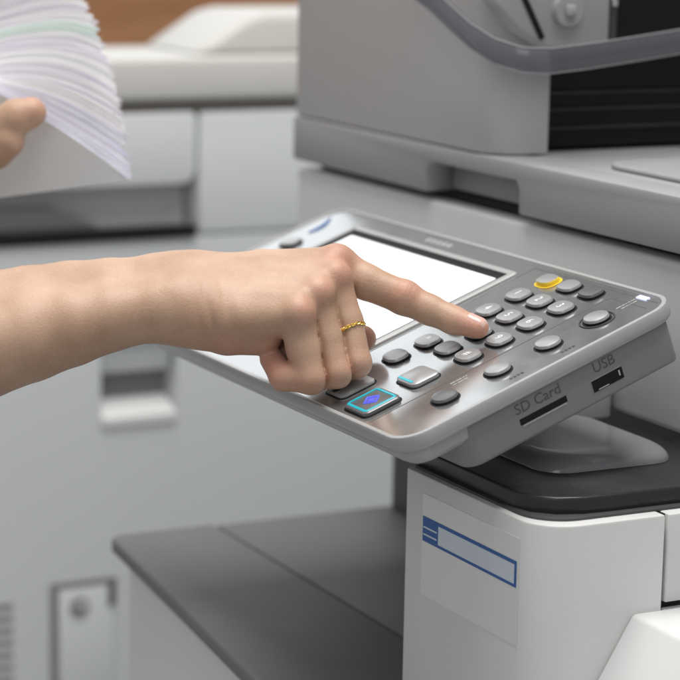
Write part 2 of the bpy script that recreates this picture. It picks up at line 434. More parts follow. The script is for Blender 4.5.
# ------------------------------------------------------------------ control panel
TH = 0.36817
NV = np.array([0, -math.sin(TH), math.cos(TH)])
PW, PD = 0.434, 0.1965
pm = Matrix.Translation((0, 0, 1.0)) @ Matrix.Rotation(TH, 4, 'X')
def rr3(inset, w, rad, u0=-PW, u1=0.0, v0=0.0, v1=PD, n=10):
    return [(x, y, w) for x, y in rrect(u0 + inset, u1 - inset, v0 + inset, v1 - inset, rad, n)]
RC = 0.019
loops = [rr3(0.030, -0.0215, 0.006), rr3(0.009, -0.0215, RC - 0.007), rr3(0.006, -0.0185, RC - 0.004), rr3(0.0052, -0.0105, RC - 0.004), rr3(0.0012, -0.0100, RC - 0.001), rr3(0.0003, -0.0090, RC),
         rr3(0.0, -0.0065, RC), rr3(0.0003, -0.0016, RC), rr3(0.0010, -0.0004, RC - 0.001), rr3(0.0022, 0.0, RC - 0.002), rr3(0.0034, -0.0003, RC - 0.003), rr3(0.0040, -0.0012, RC - 0.0036), rr3(0.0042, -0.0030, RC - 0.004)]
bm = rings(loops, True)
panel = put('control_panel', bm, M_RIM, cop, mtx=pm)
def Q(name, bm, m, mtx=None, smooth=True):
    return put(name, bm, m, panel, local=True, smooth=smooth, mtx=mtx)
# rear housing with the card slots (its right face carries the lettering)
SX = -0.0044
Q('housing', prism(rrect(-PW + 0.012, SX, 0.036, 0.1875, [0.004, 0.01, 0.01, 0.012]), -0.0375, -0.0095, 'z', 0.003, 3), M_HOUSE)
# face plate
Q('face_plate', prism(rrect(-PW + 0.0043, -0.0043, 0.0043, PD - 0.0043, RC - 0.0042, 10), -0.0028, -0.0012, 'z'), M_PLATE)
FZ = -0.0012
# display: raised silver frame, black gap, lit glass
def frame(u0, u1, v0, v1, wd, z0, z1, rad=0.003):
    b2 = bmesh.new()
    o_ = rrect(u0, u1, v0, v1, rad, 5); i_ = rrect(u0 + wd, u1 - wd, v0 + wd, v1 - wd, max(0.0005, rad - wd), 5)
    rings_ = [[(x, y, z0) for x, y in o_], [(x, y, z1 - 0.0006) for x, y in o_],
              [(x + (0.0006 if x < (u0 + u1) / 2 else -0.0006), y + (0.0006 if y < (v0 + v1) / 2 else -0.0006), z1) for x, y in o_],
              [(x, y, z1) for x, y in i_], [(x, y, z0) for x, y in i_]]
    VS = [[b2.verts.new(p) for p in Lp] for Lp in rings_]
    n = len(o_)
    for j in range(len(VS) - 1):
        for i in range(n):
            b2.faces.new((VS[j][i], VS[j][(i + 1) % n], VS[j + 1][(i + 1) % n], VS[j + 1][i]))
    return b2
SU0, SU1, SV0, SV1 = -0.376, -0.152, 0.026, 0.1775
Q('screen_frame', frame(SU0, SU1, SV0, SV1, 0.0050, FZ - 0.001, FZ + 0.0016), M_RIM)
Q('screen_border', prism(rrect(SU0 + 0.0046, SU1 - 0.0046, SV0 + 0.0046, SV1 - 0.0046, 0.001, 3), FZ - 0.0012, FZ + 0.0003, 'z'), M_BLACK)
Q('screen', prism(rrect(SU0 + 0.0135, SU1 - 0.0095, SV0 + 0.0105, SV1 - 0.0115, 0.001, 3), FZ + 0.0003, FZ + 0.0006, 'z'), M_SCREEN)
# printed lines of the key fields
def line(u0, v0, u1, v1, wd, m, name='printed_line', h=0.00012):
    d = Vector((u1 - u0, v1 - v0)); d.normalize(); nn = Vector((-d.y, d.x)) * wd / 2
    pts = [(u0 + nn.x, v0 + nn.y), (u1 + nn.x, v1 + nn.y), (u1 - nn.x, v1 - nn.y), (u0 - nn.x, v0 - nn.y)]
    return Q(name, prism(pts, FZ, FZ + h, 'z'), m)
line(-0.0505, 0.006, -0.0505, 0.180, 0.0007, M_INKG)
line(-0.148, 0.188, -0.012, 0.188, 0.0006, M_INKG)
line(-0.148, 0.010, -0.148, 0.188, 0.0006, M_INKG)
line(-0.0505, 0.180, -0.012, 0.180, 0.0005, M_INKG)

# keys: flared black skirt standing in for the shaded gap, silver domed cap
def key_mesh(a, b, h=0.0030, e=2.7, dome=0.0005, ring=None, name='key', skirt=0.0011):
    o_ = superell(a + skirt + 0.0002, b + skirt + 0.0002, e); s_ = superell(a + skirt, b + skirt, e)
    base = superell(a, b, e)
    sc = lambda Lp, k: [(x * k, y * k) for x, y in Lp]
    loops = [[(x, y, FZ - 0.0005) for x, y in o_], [(x, y, FZ + 0.00025) for x, y in s_], [(x, y, FZ + 0.0003) for x, y in superell(a + 0.0001, b + 0.0001, e)],
             [(x, y, FZ + h * 0.45) for x, y in base], [(x, y, FZ + h * 0.75) for x, y in sc(base, 0.985)], [(x, y, FZ + h) for x, y in sc(base, 0.93)],
             [(x, y, FZ + h + dome * 0.45) for x, y in sc(base, 0.74)], [(x, y, FZ + h + dome * 0.85) for x, y in sc(base, 0.45)], [(x, y, FZ + h + dome) for x, y in sc(base, 0.15)]]
    mis = [1, 2 if ring else 1, 2 if ring else 1, 2 if ring else 0, 2 if ring else 0, 0, 0, 0, 0]
    bm = rings(loops, False, mis)
    me = bpy.data.meshes.new(name); bm.to_mesh(me); bm.free()
    return me
KU = [-0.1168, -0.0922, -0.0678]
KV = [0.1777, 0.1552, 0.1323, 0.1094, 0.0866, 0.0640]
num = key_mesh(0.0092, 0.0072)
def key(me, u, v, mats, rot=0.0, name='key', label=None):
    o = put_mesh(name, me, mats, panel, local=True, mtx=Matrix.Translation((u, v, 0)) @ Matrix.Rotation(rot, 4, 'Z'))
    if label: o['label'] = label
    return o
LEG = {}
def legend(s, u, v, size, z, m=M_INKW):
    k = (s, size)
    if k not in LEG: LEG[k] = text_mesh(s, size, 0.00004)
    me = LEG[k]
    return put_mesh('key_legend', me, m, panel, local=True, smooth=False, mtx=Matrix.Translation((u, v, z)))
digits = ['1', '2', '3', '4', '5', '6', '7', '8', '9', '*', '0', '#']
for j in range(1, 5):
    for i in range(3):
        if j == 3 and i == 0: v_ = KV[j]
        key(num, KU[i], KV[j], [M_KEY, M_BLACK, M_YEL])
        legend(digits[(j - 1) * 3 + i], KU[i] + (0.0003), KV[j] - 0.0002, 0.0078, FZ + 0.0030 + 0.00052)
yel = key_mesh(0.0082, 0.0064, ring=True, skirt=0.0015)
key(yel, KU[0], KV[0], [M_KEY, M_BLACK, M_YEL], label='silver key with a yellow ring around it')
small = key_mesh(0.0086, 0.0066)
darkk = key_mesh(0.0086, 0.0066, name='key_dark')
key(small, KU[1], KV[0], [M_KEY, M_BLACK, M_YEL])
key(darkk, KU[2], KV[0], [M_KEYD, M_BLACK, M_YEL])
key(num, -0.1185, KV[5], [M_KEY, M_BLACK, M_YEL])
# right column: clear, stop and the like
oval = key_mesh(0.0082, 0.0078, e=2.1, dome=0.0010)
ovd = key_mesh(0.0082, 0.0078, e=2.1, dome=0.0007, name='key_oval_dark')
RV = [0.1560, 0.1205, 0.0842, 0.0470]
for k, v in enumerate(RV):
    key(ovd if k == 3 else oval, -0.0300, v, [M_KEYD if k == 3 else M_KEY, M_BLACK, M_YEL])
bm = bmesh.new()
pp = [(-0.0300 + x, RV[0] + y, FZ + 0.0002) for x, y in superell(0.0108, 0.0104, 2.1, 48)]
tube(pp, 0.0006, 6, True, bm)
Q('key_ring', bm, M_INK)
# start key: dark square with glowing cyan outline and blue diamond
def sq_key(u, v, a, b, rad, h, face, name):
    o_ = rrect(u - a, u + a, v - b, v + b, rad, 6); i_ = rrect(u - a + 0.0010, u + a - 0.0010, v - b + 0.0010, v + b - 0.0010, rad - 0.0009, 6)
    bo = rrect(u - a - 0.0012, u + a + 0.0012, v - b - 0.0012, v + b + 0.0012, rad + 0.0012, 6)
    bm = rings([[(x, y, FZ - 0.0004) for x, y in bo], [(x, y, FZ + 0.00025) for x, y in bo], [(x, y, FZ + 0.0003) for x, y in o_], [(x, y, FZ + h * 0.8) for x, y in o_], [(x, y, FZ + h) for x, y in i_]], False, [1, 1, 0, 0, 0])
    return Q(name, bm, [face, M_BLACK])
ky = sq_key(-0.0715, 0.0205, 0.0140, 0.0128, 0.004, 0.0030, M_KEYD, 'start_key'); ky['label'] = 'dark square key with glowing cyan outline and blue diamond'
Q('cyan_outline', frame(-0.0715 - 0.0128, -0.0715 + 0.0128, 0.0205 - 0.0116, 0.0205 + 0.0116, 0.0019, FZ + 0.0028, FZ + 0.0034, 0.003), M_CYAN)
dia = [(-0.0715 + x, 0.0205 + y, FZ + 0.00315) for x, y in ((0.0052, 0.0), (0, 0.0052), (-0.0052, 0.0), (0, -0.0052))]
tube(dia, 0.0008, 6, True, bm := bmesh.new()) if False else None
bm = bmesh.new()
prism([(x * 0.5 - 0.0715 * 0.5, y * 0.5 + 0.0205 * 0.5) for x, y, z in dia], FZ + 0.0029, FZ + 0.0033, 'z', bm=bm)
tube([Vector(p) for k in range(4) for p in (dia[k], tuple((np.array(dia[k]) + np.array(dia[(k + 1) % 4])) / 2))], 0.0007, 6, True, bm)
Q('blue_diamond', bm, M_BLUE)
sq_key(-0.0745, 0.0545, 0.0118, 0.0098, 0.0045, 0.0030, M_KEY, 'clear_key')
Q('cyan_light', prism(rrect(-0.0838, -0.0668, 0.0459, 0.0476, 0.0007, 3), FZ + 0.0026, FZ + 0.00335, 'z'), M_CYAN)
sq_key(-0.1105, 0.0265, 0.0115, 0.0125, 0.004, 0.0022, M_RIM, 'wide_key')
Q('key_mark', prism(rrect(-0.1135, -0.1095, 0.0150, 0.0200, 0.001, 3), FZ + 0.0021, FZ + 0.0024, 'z'), M_INK)
# left strip: home key and a blue-marked key
key(small, -0.4060, 0.1370, [M_KEYD, M_BLACK, M_YEL], rot=0.3)
bm = bmesh.new()
tube([(-0.418, 0.150 + 0.026 * t, FZ + 0.0004) if False else (-0.4115 - 0.009 * t + 0.005 * math.sin(PI * t), 0.155 + 0.024 * t, FZ + 0.0002) for t in [k / 10 for k in range(11)]], [0.0006 + 0.0007 * math.sin(PI * k / 10) for k in range(11)], 6, False, bm)
Q('blue_mark', bm, M_BLUEINK)
for v in (0.105, 0.075, 0.045):
    key(small, -0.4060, v, [M_KEY, M_BLACK, M_YEL], rot=0.3)
# faint lettering-like marks printed near the right keys
for (u, v) in ((-0.0125, 0.118), (-0.0128, 0.0815)):
    for k in range(4):
        Q('printed_mark', prism(rrect(u - 0.001, u + 0.0008 + 0.0003 * (k % 2), v + k * 0.0026, v + k * 0.0026 + 0.0018, 0.0003, 2), FZ, FZ + 0.0001, 'z'), M_INK)
for (u, v, L_) in ((-0.0320, 0.1715, 5), (-0.0285, 0.1730, 5), (-0.0460, 0.0600, 5), (-0.0425, 0.0600, 4)):
    k = 0.0
    while k < L_ * 0.0023:
        hw = 0.0004 + 0.0003 * rng.random(); ln = 0.0012 + 0.0030 * rng.random()
        Q('printed_mark', prism(rrect(u - hw, u + hw, v + k, v + k + ln, 0.0003, 2), FZ, FZ + 0.0001, 'z'), M_RIM)
        k += ln + 0.0005
bm = box(-0.0330, -0.0225, 0.1868, 0.1905, FZ, FZ + 0.0006, 0.0003, 2)
Q('status_light', bm, M_LED)
# maker's mark on the far strip: too soft in the photo to read, kept as small pale strokes
for k in range(5):
    Q('printed_mark', prism(rrect(-0.287 + k * 0.0072, -0.282 + k * 0.0072, 0.1838, 0.1885, 0.0012, 3), FZ, FZ + 0.0001, 'z'), M_RIM)
# side lettering and slots
def side(me, v, w, name, m):
    mt = Matrix.Translation((SX + 0.00012, v, w)) @ Matrix(((0, 0, 1, 0), (1, 0, 0, 0), (0, 1, 0, 0), (0, 0, 0, 1)))
    return put_mesh(name, me, m, panel, local=True, smooth=False, mtx=mt)
side(text_mesh('SD Card', 0.0092, 0.0001), 0.0905, -0.0168, 'lettering', M_INKG)
side(text_mesh('USB', 0.0092, 0.0001), 0.1380, -0.0163, 'lettering', M_INKG)
Q('card_slot', box(SX - 0.003, SX + 0.0003, 0.0755, 0.1085, -0.0265, -0.0228), M_BLACK)
Q('card_slot_lip', box(SX - 0.002, SX + 0.0006, 0.0765, 0.1075, -0.0278, -0.0268, 0.0003, 2), M_RIM)
Q('usb_port', box(SX - 0.004, SX + 0.0003, 0.1265, 0.1485, -0.0300, -0.0226), M_BLACK)
bm = bmesh.new()
box(SX - 0.002, SX + 0.0006, 0.1455, 0.1466, -0.0275, -0.0240, bm=bm); box(SX - 0.002, SX + 0.0006, 0.130, 0.1375, -0.0295, -0.0288, bm=bm)
Q('usb_contact', bm, M_METAL)
Q('usb_lip', frame(0.1258, 0.1492, -0.0307, -0.0219, 0.0007, 0, 0.0005, 0.0008), M_HOUSE, mtx=Matrix.Translation((SX, 0, 0)) @ Matrix(((0, 0, 1, 0), (1, 0, 0, 0), (0, 1, 0, 0), (0, 0, 0, 1))))

# ================================================================== FAR COPIER
XB = -1.1
far = thing('photocopier', 'pale blue-grey copier behind with ivory lid and side door handle', 'photocopier', (-1.4, 0.4, 0.0), 'office copiers standing side by side')
F_ = lambda name, bm, m: put(name, bm, m, far)
F_('flank_panel', box(XB - 0.55, XB - 0.002, 0.3625, 0.95, 0.9475, 1.0745, 0.006), M_BG)
F_('upper_panel', prism(rrect(-0.25, 0.3585, 1.0005, 1.0745, [0.006, 0.006, 0.004, 0.016]), XB - 0.5, XB, 'x', 0.003), M_BG)
F_('paper_slot', box(XB - 0.5, XB - 0.035, -0.2, 0.358, 0.955, 1.000), M_BODY)
F_('slot_floor', box(XB - 0.10, XB - 0.006, -0.2, 0.358, 0.9475, 0.958), M_DECK)
F_('slot_ledge', box(XB - 0.012, XB + 0.006, -0.25, 0.3575, 0.9475, 0.9585, 0.002), M_BLACK)
F_('slot_stack', prism([(-0.2, 0.958), (0.26, 0.958), (0.21, 0.980), (-0.2, 0.986)], XB - 0.034, XB - 0.014, 'x', 0.003), M_TRAY)
# lower flank built round the grip pocket
y0, y1, z0, z1 = 0.253, 0.338, 0.751, 0.840
for (a, b_, c, d) in ((-0.25, y0, 0.03, 0.9455), (y1, 0.95, 0.03, 0.9455), (y0, y1, z1, 0.9455), (y0, y1, 0.03, z0)):
    F_('side_panel', box(XB - 0.52, XB, a, b_, c, d), M_BG)
gp = F_('grip_pocket', box(XB - 0.05, XB - 0.030, y0 - 0.004, y1 + 0.004, z0 - 0.004, z1 + 0.004), mat('mid_grey', (0.24, 0.24, 0.25), 0.5))
put('grip_plate', prism([(XB - 0.004, 0.845), (XB - 0.018, 0.845), (XB - 0.030, 0.806), (XB - 0.012, 0.806)], y0 + 0.004, y1 - 0.004, 'y', 0.002), M_BG, gp)
put('grip_sill', prism([(XB - 0.030, z0), (XB + 0.003, z0), (XB + 0.003, z0 + 0.012), (XB - 0.030, z0 + 0.026)], y0 + 0.001, y1 - 0.001, 'y', 0.002), M_WHITE, gp)
# lid and feeder of the far machine
F_('lid_gap', box(XB - 0.5, XB - 0.006, -0.2, 0.94, 1.0745, 1.086), M_BGD)
F_('lid', prism(rrect(-0.25, 0.95, 1.0865, 1.131, 0.010), XB - 0.17, XB + 0.004, 'x', 0.006), M_BGW)
F_('feeder', prism([(0.365, 1.1312), (0.425, 1.169), (0.445, 1.1735), (0.80, 1.1735), (0.82, 1.16), (0.82, 1.1312)], XB - 0.165, XB - 0.02, 'x', 0.008), M_BGW)
# small access door and vents low on the flank
def fy(px, py):
    r_ = FWD + (px - 340) / FPX * RGT - (py - 340) / FPX * UPV
    t = (XB - CAM[0]) / r_[0]; p = CAM + r_ * t
    return p[1], p[2]
a, zt_ = fy(54, 585); b_, _ = fy(116, 582)
dr = F_('access_door', box(XB + 0.0005, XB + 0.004, a + 0.004, b_ - 0.004, 0.40, zt_ - 0.006, 0.0015, 2), M_BG)
bm = bmesh.new()
box(XB + 0.0003, XB + 0.0022, a - 0.004, a + 0.003, 0.40, zt_ + 0.001, bm=bm); box(XB + 0.0003, XB + 0.0022, a + 0.003, b_, zt_ - 0.005, zt_ + 0.001, bm=bm)
put('door_gap', bm, mat('grey_gap', (0.20, 0.205, 0.21), 0.6), dr)
put('door_latch', box(XB + 0.0004, XB + 0.006, b_ - 0.010, b_ - 0.003, zt_ - 0.028, zt_ - 0.004, 0.001, 2), M_DARK, dr)
cy, cz = fy(78, 606)
bm = bmesh.new()
bmesh.ops.create_cone(bm, cap_ends=True, segments=24, radius1=0.011, radius2=0.0105, depth=0.002, matrix=Matrix.Translation((XB + 0.0045, cy, cz)) @ Matrix.Rotation(PI / 2, 4, 'Y'))
lk = put('door_lock', bm, mat('mid_grey', (0.24, 0.24, 0.25), 0.5), dr)
put('lock_slot', box(XB + 0.0056, XB + 0.0066, cy - 0.002, cy + 0.006, cz - 0.002, cz + 0.005, 0.0005, 2), M_LIGHT, dr)
for k in range(8):
    y_, z_ = fy(-14, 609 + k * 12.2)
    ye, _ = fy(13, 609)
    F_('vent_slot', box(XB - 0.003, XB + 0.0012, y_, ye, z_ - 0.0028, z_ + 0.0028, 0.001, 2), mat('grey_gap', (0.20, 0.205, 0.21), 0.6))

# ================================================================== PERSON (two bare arms), from blended bone volumes
def cone(Pt, a, b, ra, rb):
    ab = b - a; L2 = float(ab @ ab)
    q = Pt - a
    t = np.clip((q @ ab) / L2, 0, 1)
    d = q - t[..., None] * ab
    return np.sqrt((d * d).sum(-1)) - (ra + (rb - ra) * t)
def smin(a, b, k):
    h = np.clip(k - np.abs(a - b), 0, None) / k
    return np.minimum(a, b) - h * h * h * k / 6.0
def chain(Pt, pts, k):
    D = None
    for (a, ra), (b, rb) in zip(pts[:-1], pts[1:]):
        d = cone(Pt, a, b, ra, rb)
        D = d if D is None else smin(D, d, k)
    return D
def J(px, py, d, r):
    return (at(px, py, d), r / 1000.0)

RH = dict(
    radius=[J(190, 285, 1.430, 17.5), J(150, 287, 1.431, 18.6), J(110, 293, 1.431, 21.0), J(70, 300, 1.432, 23.6), J(30, 309, 1.431, 26.2), J(-20, 321, 1.430, 29.0), J(-120, 345, 1.42, 35), J(-300, 380, 1.40, 40)],
    ulna=[J(190, 311, 1.404, 16.0), J(150, 312, 1.402, 17.2), J(110, 318, 1.401, 19.8), J(70, 328, 1.400, 22.8), J(30, 338, 1.400, 25.8), J(-20, 351, 1.400, 29.0), J(-120, 375, 1.395, 34), J(-300, 410, 1.38, 38)],
    m_index=[J(180, 284, 1.434, 15.5), J(262, 273, 1.438, 14.2), J(338, 266, 1.438, 11.8)],
    m_mid=[J(180, 291, 1.422, 16.0), J(265, 282, 1.424, 14.8), J(333, 281, 1.420, 11.4)],
    m_ring=[J(182, 303, 1.408, 16.0), J(255, 300, 1.410, 14.8), J(315, 297, 1.409, 11.2)],
    m_pinky=[J(184, 312, 1.400, 14.5), J(240, 317, 1.400, 14.4), J(296, 316, 1.398, 11.6)],
    hypo=[J(196, 321, 1.404, 13.8), J(228, 332, 1.407, 13.6), J(262, 335, 1.410, 12.4)],
    thenar=[J(195, 308, 1.440, 15.0), J(255, 320, 1.450, 17.0), J(285, 325, 1.452, 13.0)],
    palm=[J(230, 312, 1.425, 16.0), J(295, 314, 1.430, 14.0)],
    fill=[J(281, 352, 1.427, 10.0), J(312, 354, 1.424, 10.0), J(345, 347, 1.434, 9.0)],
)
FI = dict(
    index=[J(338, 266, 1.438, 11.6), J(366, 282, 1.434, 10.8), J(404, 298, 1.430, 10.2), J(430, 310, 1.426, 9.0), J(453, 320.0, 1.421, 8.4), J(478, 328, 1.414, 6.5)],
    mid=[J(333, 281, 1.420, 11.0), J(347, 322, 1.415, 9.6), J(356.5, 363, 1.4085, 8.9), J(336, 371, 1.424, 8.4), J(322, 350, 1.436, 7.5)],
    ring=[J(315, 297, 1.409, 10.8), J(328, 338, 1.4065, 9.5), J(337, 373, 1.402, 8.9), J(312, 378, 1.412, 8.0), J(298, 356, 1.424, 7.2)],
    pinky=[J(296, 316, 1.398, 11.2), J(304, 349, 1.399, 10.3), J(311, 379, 1.3965, 9.0), J(283, 377, 1.402, 8.0), J(272, 359, 1.411, 7.4)],
    thumb=[J(255, 320, 1.452, 15.0), J(300, 330, 1.458, 11.5), J(338, 336, 1.456, 10.0), J(363, 338.5, 1.450, 8.2)],
)
def crease(Pt, D, c, nrm, depth, width, rad):
    """a shallow groove in the plane through c, only near c"""
    q = Pt - c
    s = q @ nrm
    rr = np.sqrt((q * q).sum(-1))
    return D + depth * np.exp(-(s / width) ** 2) * np.clip(1 - (rr / rad) ** 2, 0, 1)
def right_sdf(Pt):
    arm = smin(chain(Pt, RH['radius'], 0.003), chain(Pt, RH['ulna'], 0.003), 0.034)
    palm = None
    for k in ('m_index', 'm_mid', 'm_ring', 'm_pinky', 'hypo', 'palm', 'thenar'):
        d = chain(Pt, RH[k], 0.003)
        palm = d if palm is None else smin(palm, d, 0.011)
    D = smin(palm, arm, 0.026)
    D = smin(D, chain(Pt, RH['fill'], 0.003), 0.002)
    D = smin(D, chain(Pt, FI['thumb'], 0.006), 0.006)
    fd = {}
    for k in ('index', 'mid', 'ring', 'pinky'):
        d = chain(Pt, FI[k], 0.004)
        fd[k] = d
        D = smin(D, d, 0.0050) if k == 'index' else smin(D, d, 0.0022)
    # skin bridges at the bottom of the seams, so the fist stays closed
    fused = None
    for k in ('mid', 'ring', 'pinky'):
        fused = fd[k] if fused is None else smin(fused, fd[k], 0.011)
    # knuckle bulges
    for (p, r) in (((336, 261, 1.432), 10.2), ((335, 277, 1.415), 9.6), ((318, 293, 1.403), 9.4), ((298, 313, 1.392), 9.6)):
        c = at(*p)
        D = smin(D, np.sqrt(((Pt - c) ** 2).sum(-1)) - r / 1000, 0.008)
    c = at(404, 296, 1.427)
    D = smin(D, np.sqrt(((Pt - c) ** 2).sum(-1)) - 0.0092, 0.006)
    # skin folds over the index joints and at the wrist
    ax = at(430, 311, 1.426) - at(366, 283, 1.433); ax /= np.linalg.norm(ax)
    for t in (-0.0046, -0.0023, 0.0, 0.0024, 0.0048):
        D = crease(Pt, D, at(404, 289, 1.422) + ax * t, ax, 0.00042, 0.00065, 0.0095)
    for t in (-0.0018, 0.0006):
        D = crease(Pt, D, at(454, 313, 1.415) + ax * t, ax, 0.00030, 0.0006, 0.007)
    wx = RGT * 0.96 + UPV * 0.27
    for (px, py, dd) in ((213, 325, 0.0008), (229, 316, 0.0006), (238, 327, 0.0004), (203, 332, 0.0004)):
        D = crease(Pt, D, at(px, py, 1.385), wx, dd, 0.0022, 0.030)
    # the dark seams between the curled fingers
    w_ = Pt - CAM
    py = 340 - FPX * (w_ @ UPV) / (w_ @ FWD)
    for (a, b, y0) in (('mid', 'ring', 296), ('ring', 'pinky', 312)):
        g = np.exp(-((fd[a] - fd[b]) / 0.0022) ** 2) * np.clip((py - y0) / 26, 0, 1) * np.clip(1 - (fd[a] + fd[b]) / 0.014, 0, 1)
        D = D + 0.0014 * g
    D = smin(D, np.where(py > 300, fused + 0.0034, 1.0), 0.0016)
    # tendons on the back of the hand
    for (a, b) in (((225, 266, 1.424), (326, 262, 1.424)), ((225, 281, 1.410), (318, 279, 1.409)), ((225, 296, 1.398), (300, 297, 1.396))):
        D = smin(D, cone(Pt, at(*a), at(*b), 0.0008, 0.0030), 0.012)
    return D
TD = 1.655
LH = dict(
    t_meta=[J(-95, 205, TD + 0.015, 15), J(-45, 172, TD, 13.5), J(-6, 150, TD - 0.014, 13.5)],
    t_prox=[J(-6, 150, TD - 0.014, 13.5), J(6, 140, TD - 0.018, 13.0)],
    t_dist=[J(2, 126, TD - 0.018, 12.5), J(16, 117.5, TD - 0.020, 12.2), J(31, 112.5, TD - 0.020, 10.8)],
    palm1=[J(-175, 205, TD + 0.05, 22), J(-95, 175, TD + 0.05, 19), J(-55, 130, TD + 0.06, 14)],
    palm2=[J(-175, 225, TD + 0.05, 22), J(-95, 205, TD + 0.05, 19), J(-55, 185, TD + 0.075, 14)],
    arm=[J(-175, 215, TD + 0.05, 26), J(-330, 290, TD + 0.03, 36), J(-480, 370, TD, 40)],
    f1=[J(-55, 125, TD + 0.06, 11), J(-5, 118, TD + 0.095, 9.5), J(40, 122, TD + 0.105, 8)],
    f2=[J(-55, 145, TD + 0.065, 11), J(-5, 142, TD + 0.10, 9.5), J(42, 145, TD + 0.11, 8)],
    f3=[J(-55, 165, TD + 0.07, 10.5), J(-8, 165, TD + 0.10, 9), J(36, 165, TD + 0.11, 7.5)],
    f4=[J(-55, 185, TD + 0.075, 9.5), J(-15, 184, TD + 0.10, 8), J(20, 182, TD + 0.11, 7)],
)
def left_sdf(Pt):
    D = smin(chain(Pt, LH['palm1'], 0.01), chain(Pt, LH['palm2'], 0.01), 0.03)
    D = smin(D, chain(Pt, LH['arm'], 0.01), 0.03)
    for k in ('f1', 'f2', 'f3', 'f4'):
        D = smin(D, chain(Pt, LH[k], 0.006), 0.005)
    T = smin(chain(Pt, LH['t_meta'], 0.008), chain(Pt, LH['t_prox'], 0.004), 0.004)
    T = smin(T, chain(Pt, LH['t_dist'], 0.006), 0.0045)
    return smin(D, T, 0.006)

def surface_net(fn, allp, pad, h):
    """polygonise a distance field on a grid aligned with the forearm"""
    B = np.stack([RGT, UPV, -FWD])
    L = np.array([B @ p for p, r in allp]); rr = np.array([r for p, r in allp])[:, None]
    lo = (L - rr).min(0) - pad; hi = (L + rr).max(0) + pad
    n = np.ceil((hi - lo) / h).astype(int) + 1
    BS = 8
    nb = -(-n // BS)
    bc = np.stack(np.meshgrid(*[lo[d] + h * (BS * np.arange(nb[d]) + (BS - 1) / 2) for d in range(3)], indexing='ij'), -1)
    Db = fn(bc.reshape(-1, 3) @ B).reshape(nb)
    V = np.repeat(np.repeat(np.repeat(Db, BS, 0), BS, 1), BS, 2).astype(np.float32)      # far blocks keep their sign only
    act = np.argwhere(np.abs(Db) < h * BS * 0.9 + 0.003)
    o8 = np.stack(np.meshgrid(*[np.arange(BS)] * 3, indexing='ij'), -1)
    for k0 in range(0, len(act), 400):
        ids = act[k0:k0 + 400]
        ii = (ids[:, None, None, None, :] * BS + o8)
        val = fn((lo + h * ii.reshape(-1, 3)) @ B)
        f = ii.reshape(-1, 3)
        V[f[:, 0], f[:, 1], f[:, 2]] = val
    V = V[:n[0], :n[1], :n[2]]
    s = V < 0
    cnt = np.zeros(n - 1, np.uint8); acc = np.zeros((*(n - 1), 3), np.float32)
    c = [(i, j, k) for i in (0, 1) for j in (0, 1) for k in (0, 1)]
    sl = lambda o: tuple(slice(o[d], n[d] - 1 + o[d]) for d in range(3))
    for a in c:
        for d in range(3):
            if a[d] == 0:
                b = list(a); b[d] = 1; b = tuple(b)
                va, vb = V[sl(a)], V[sl(b)]
                x = (va < 0) != (vb < 0)
                idx = np.nonzero(x)
                t = va[idx] / (va[idx] - vb[idx])
                p = np.tile(np.array(a, np.float32), (len(t), 1)); p[:, d] += t
                acc[idx] += p; cnt[idx] += 1
    idx = np.nonzero(cnt)
    vid = -np.ones(n - 1, np.int64); vid[idx] = np.arange(len(idx[0]))
    vert = lo + h * (np.stack(idx, 1) + acc[idx] / cnt[idx][:, None])
    F = []
    for d in range(3):
        e, f = (d + 1) % 3, (d + 2) % 3
        a = [slice(None)] * 3; b = [slice(None)] * 3
        a[d] = slice(0, n[d] - 1); b[d] = slice(1, n[d])
        x = s[tuple(a)] != s[tuple(b)]
        ii = np.array(np.nonzero(x))
        ok = (ii[e] > 0) & (ii[f] > 0) & (ii[e] < n[e] - 1) & (ii[f] < n[f] - 1)
        ii = ii[:, ok]
        def off(oe, of):
            q = ii.copy(); q[e] -= oe; q[f] -= of
            return vid[tuple(q)]
        quad = np.stack([off(1, 1), off(0, 1), off(0, 0), off(1, 0)], 1)
        flip = ~s[tuple(ii)]
        quad[flip] = quad[flip][:, ::-1]
        F.append(quad)
    Q4 = np.concatenate(F)
    for lam in (0.5, -0.52, 0.5, -0.52, 0.5, -0.52):           # light volume-keeping smoothing
        acc_ = np.zeros_like(vert); cn = np.zeros(len(vert))
        for a in range(4):
            i0, i1 = Q4[:, a], Q4[:, (a + 1) % 4]
            for d in range(3):
                acc_[:, d] += np.bincount(i0, vert[i1, d], len(vert)) + np.bincount(i1, vert[i0, d], len(vert))
            cn += np.bincount(i0, minlength=len(vert)) + np.bincount(i1, minlength=len(vert))
        vert = vert + lam * (acc_ / cn[:, None] - vert)
    # keep only the one connected skin (drop specks trapped in the seams)
    lab = np.arange(len(vert))
    for _ in range(400):
        m_ = lab[Q4].min(1)
        new = lab.copy()
        for a in range(4): np.minimum.at(new, Q4[:, a], m_)
        new = new[new]
        if (new == lab).all(): break
        lab = new
    big = np.bincount(lab).argmax()
    Q4 = Q4[lab[Q4[:, 0]] == big]
    used = np.unique(Q4); rm = -np.ones(len(vert), np.int64); rm[used] = np.arange(len(used))
    return vert[used] @ B, rm[Q4]
pts = [p for d in (RH, FI) for k in d.values() for p in k]
v1, f1 = surface_net(right_sdf, pts, 0.008, 0.00098)
pts = [p for k in LH.values() for p in k]
v2, f2 = surface_net(left_sdf, pts, 0.008, 0.0022)
VV = np.concatenate([v1, v2]); FF = np.concatenate([f1, f2 + len(v1)])
me = bpy.data.meshes.new('person')
me.vertices.add(len(VV)); me.vertices.foreach_set('co', VV.astype(np.float32).ravel())
me.loops.add(FF.size); me.loops.foreach_set('vertex_index', FF.astype(np.int32).ravel())
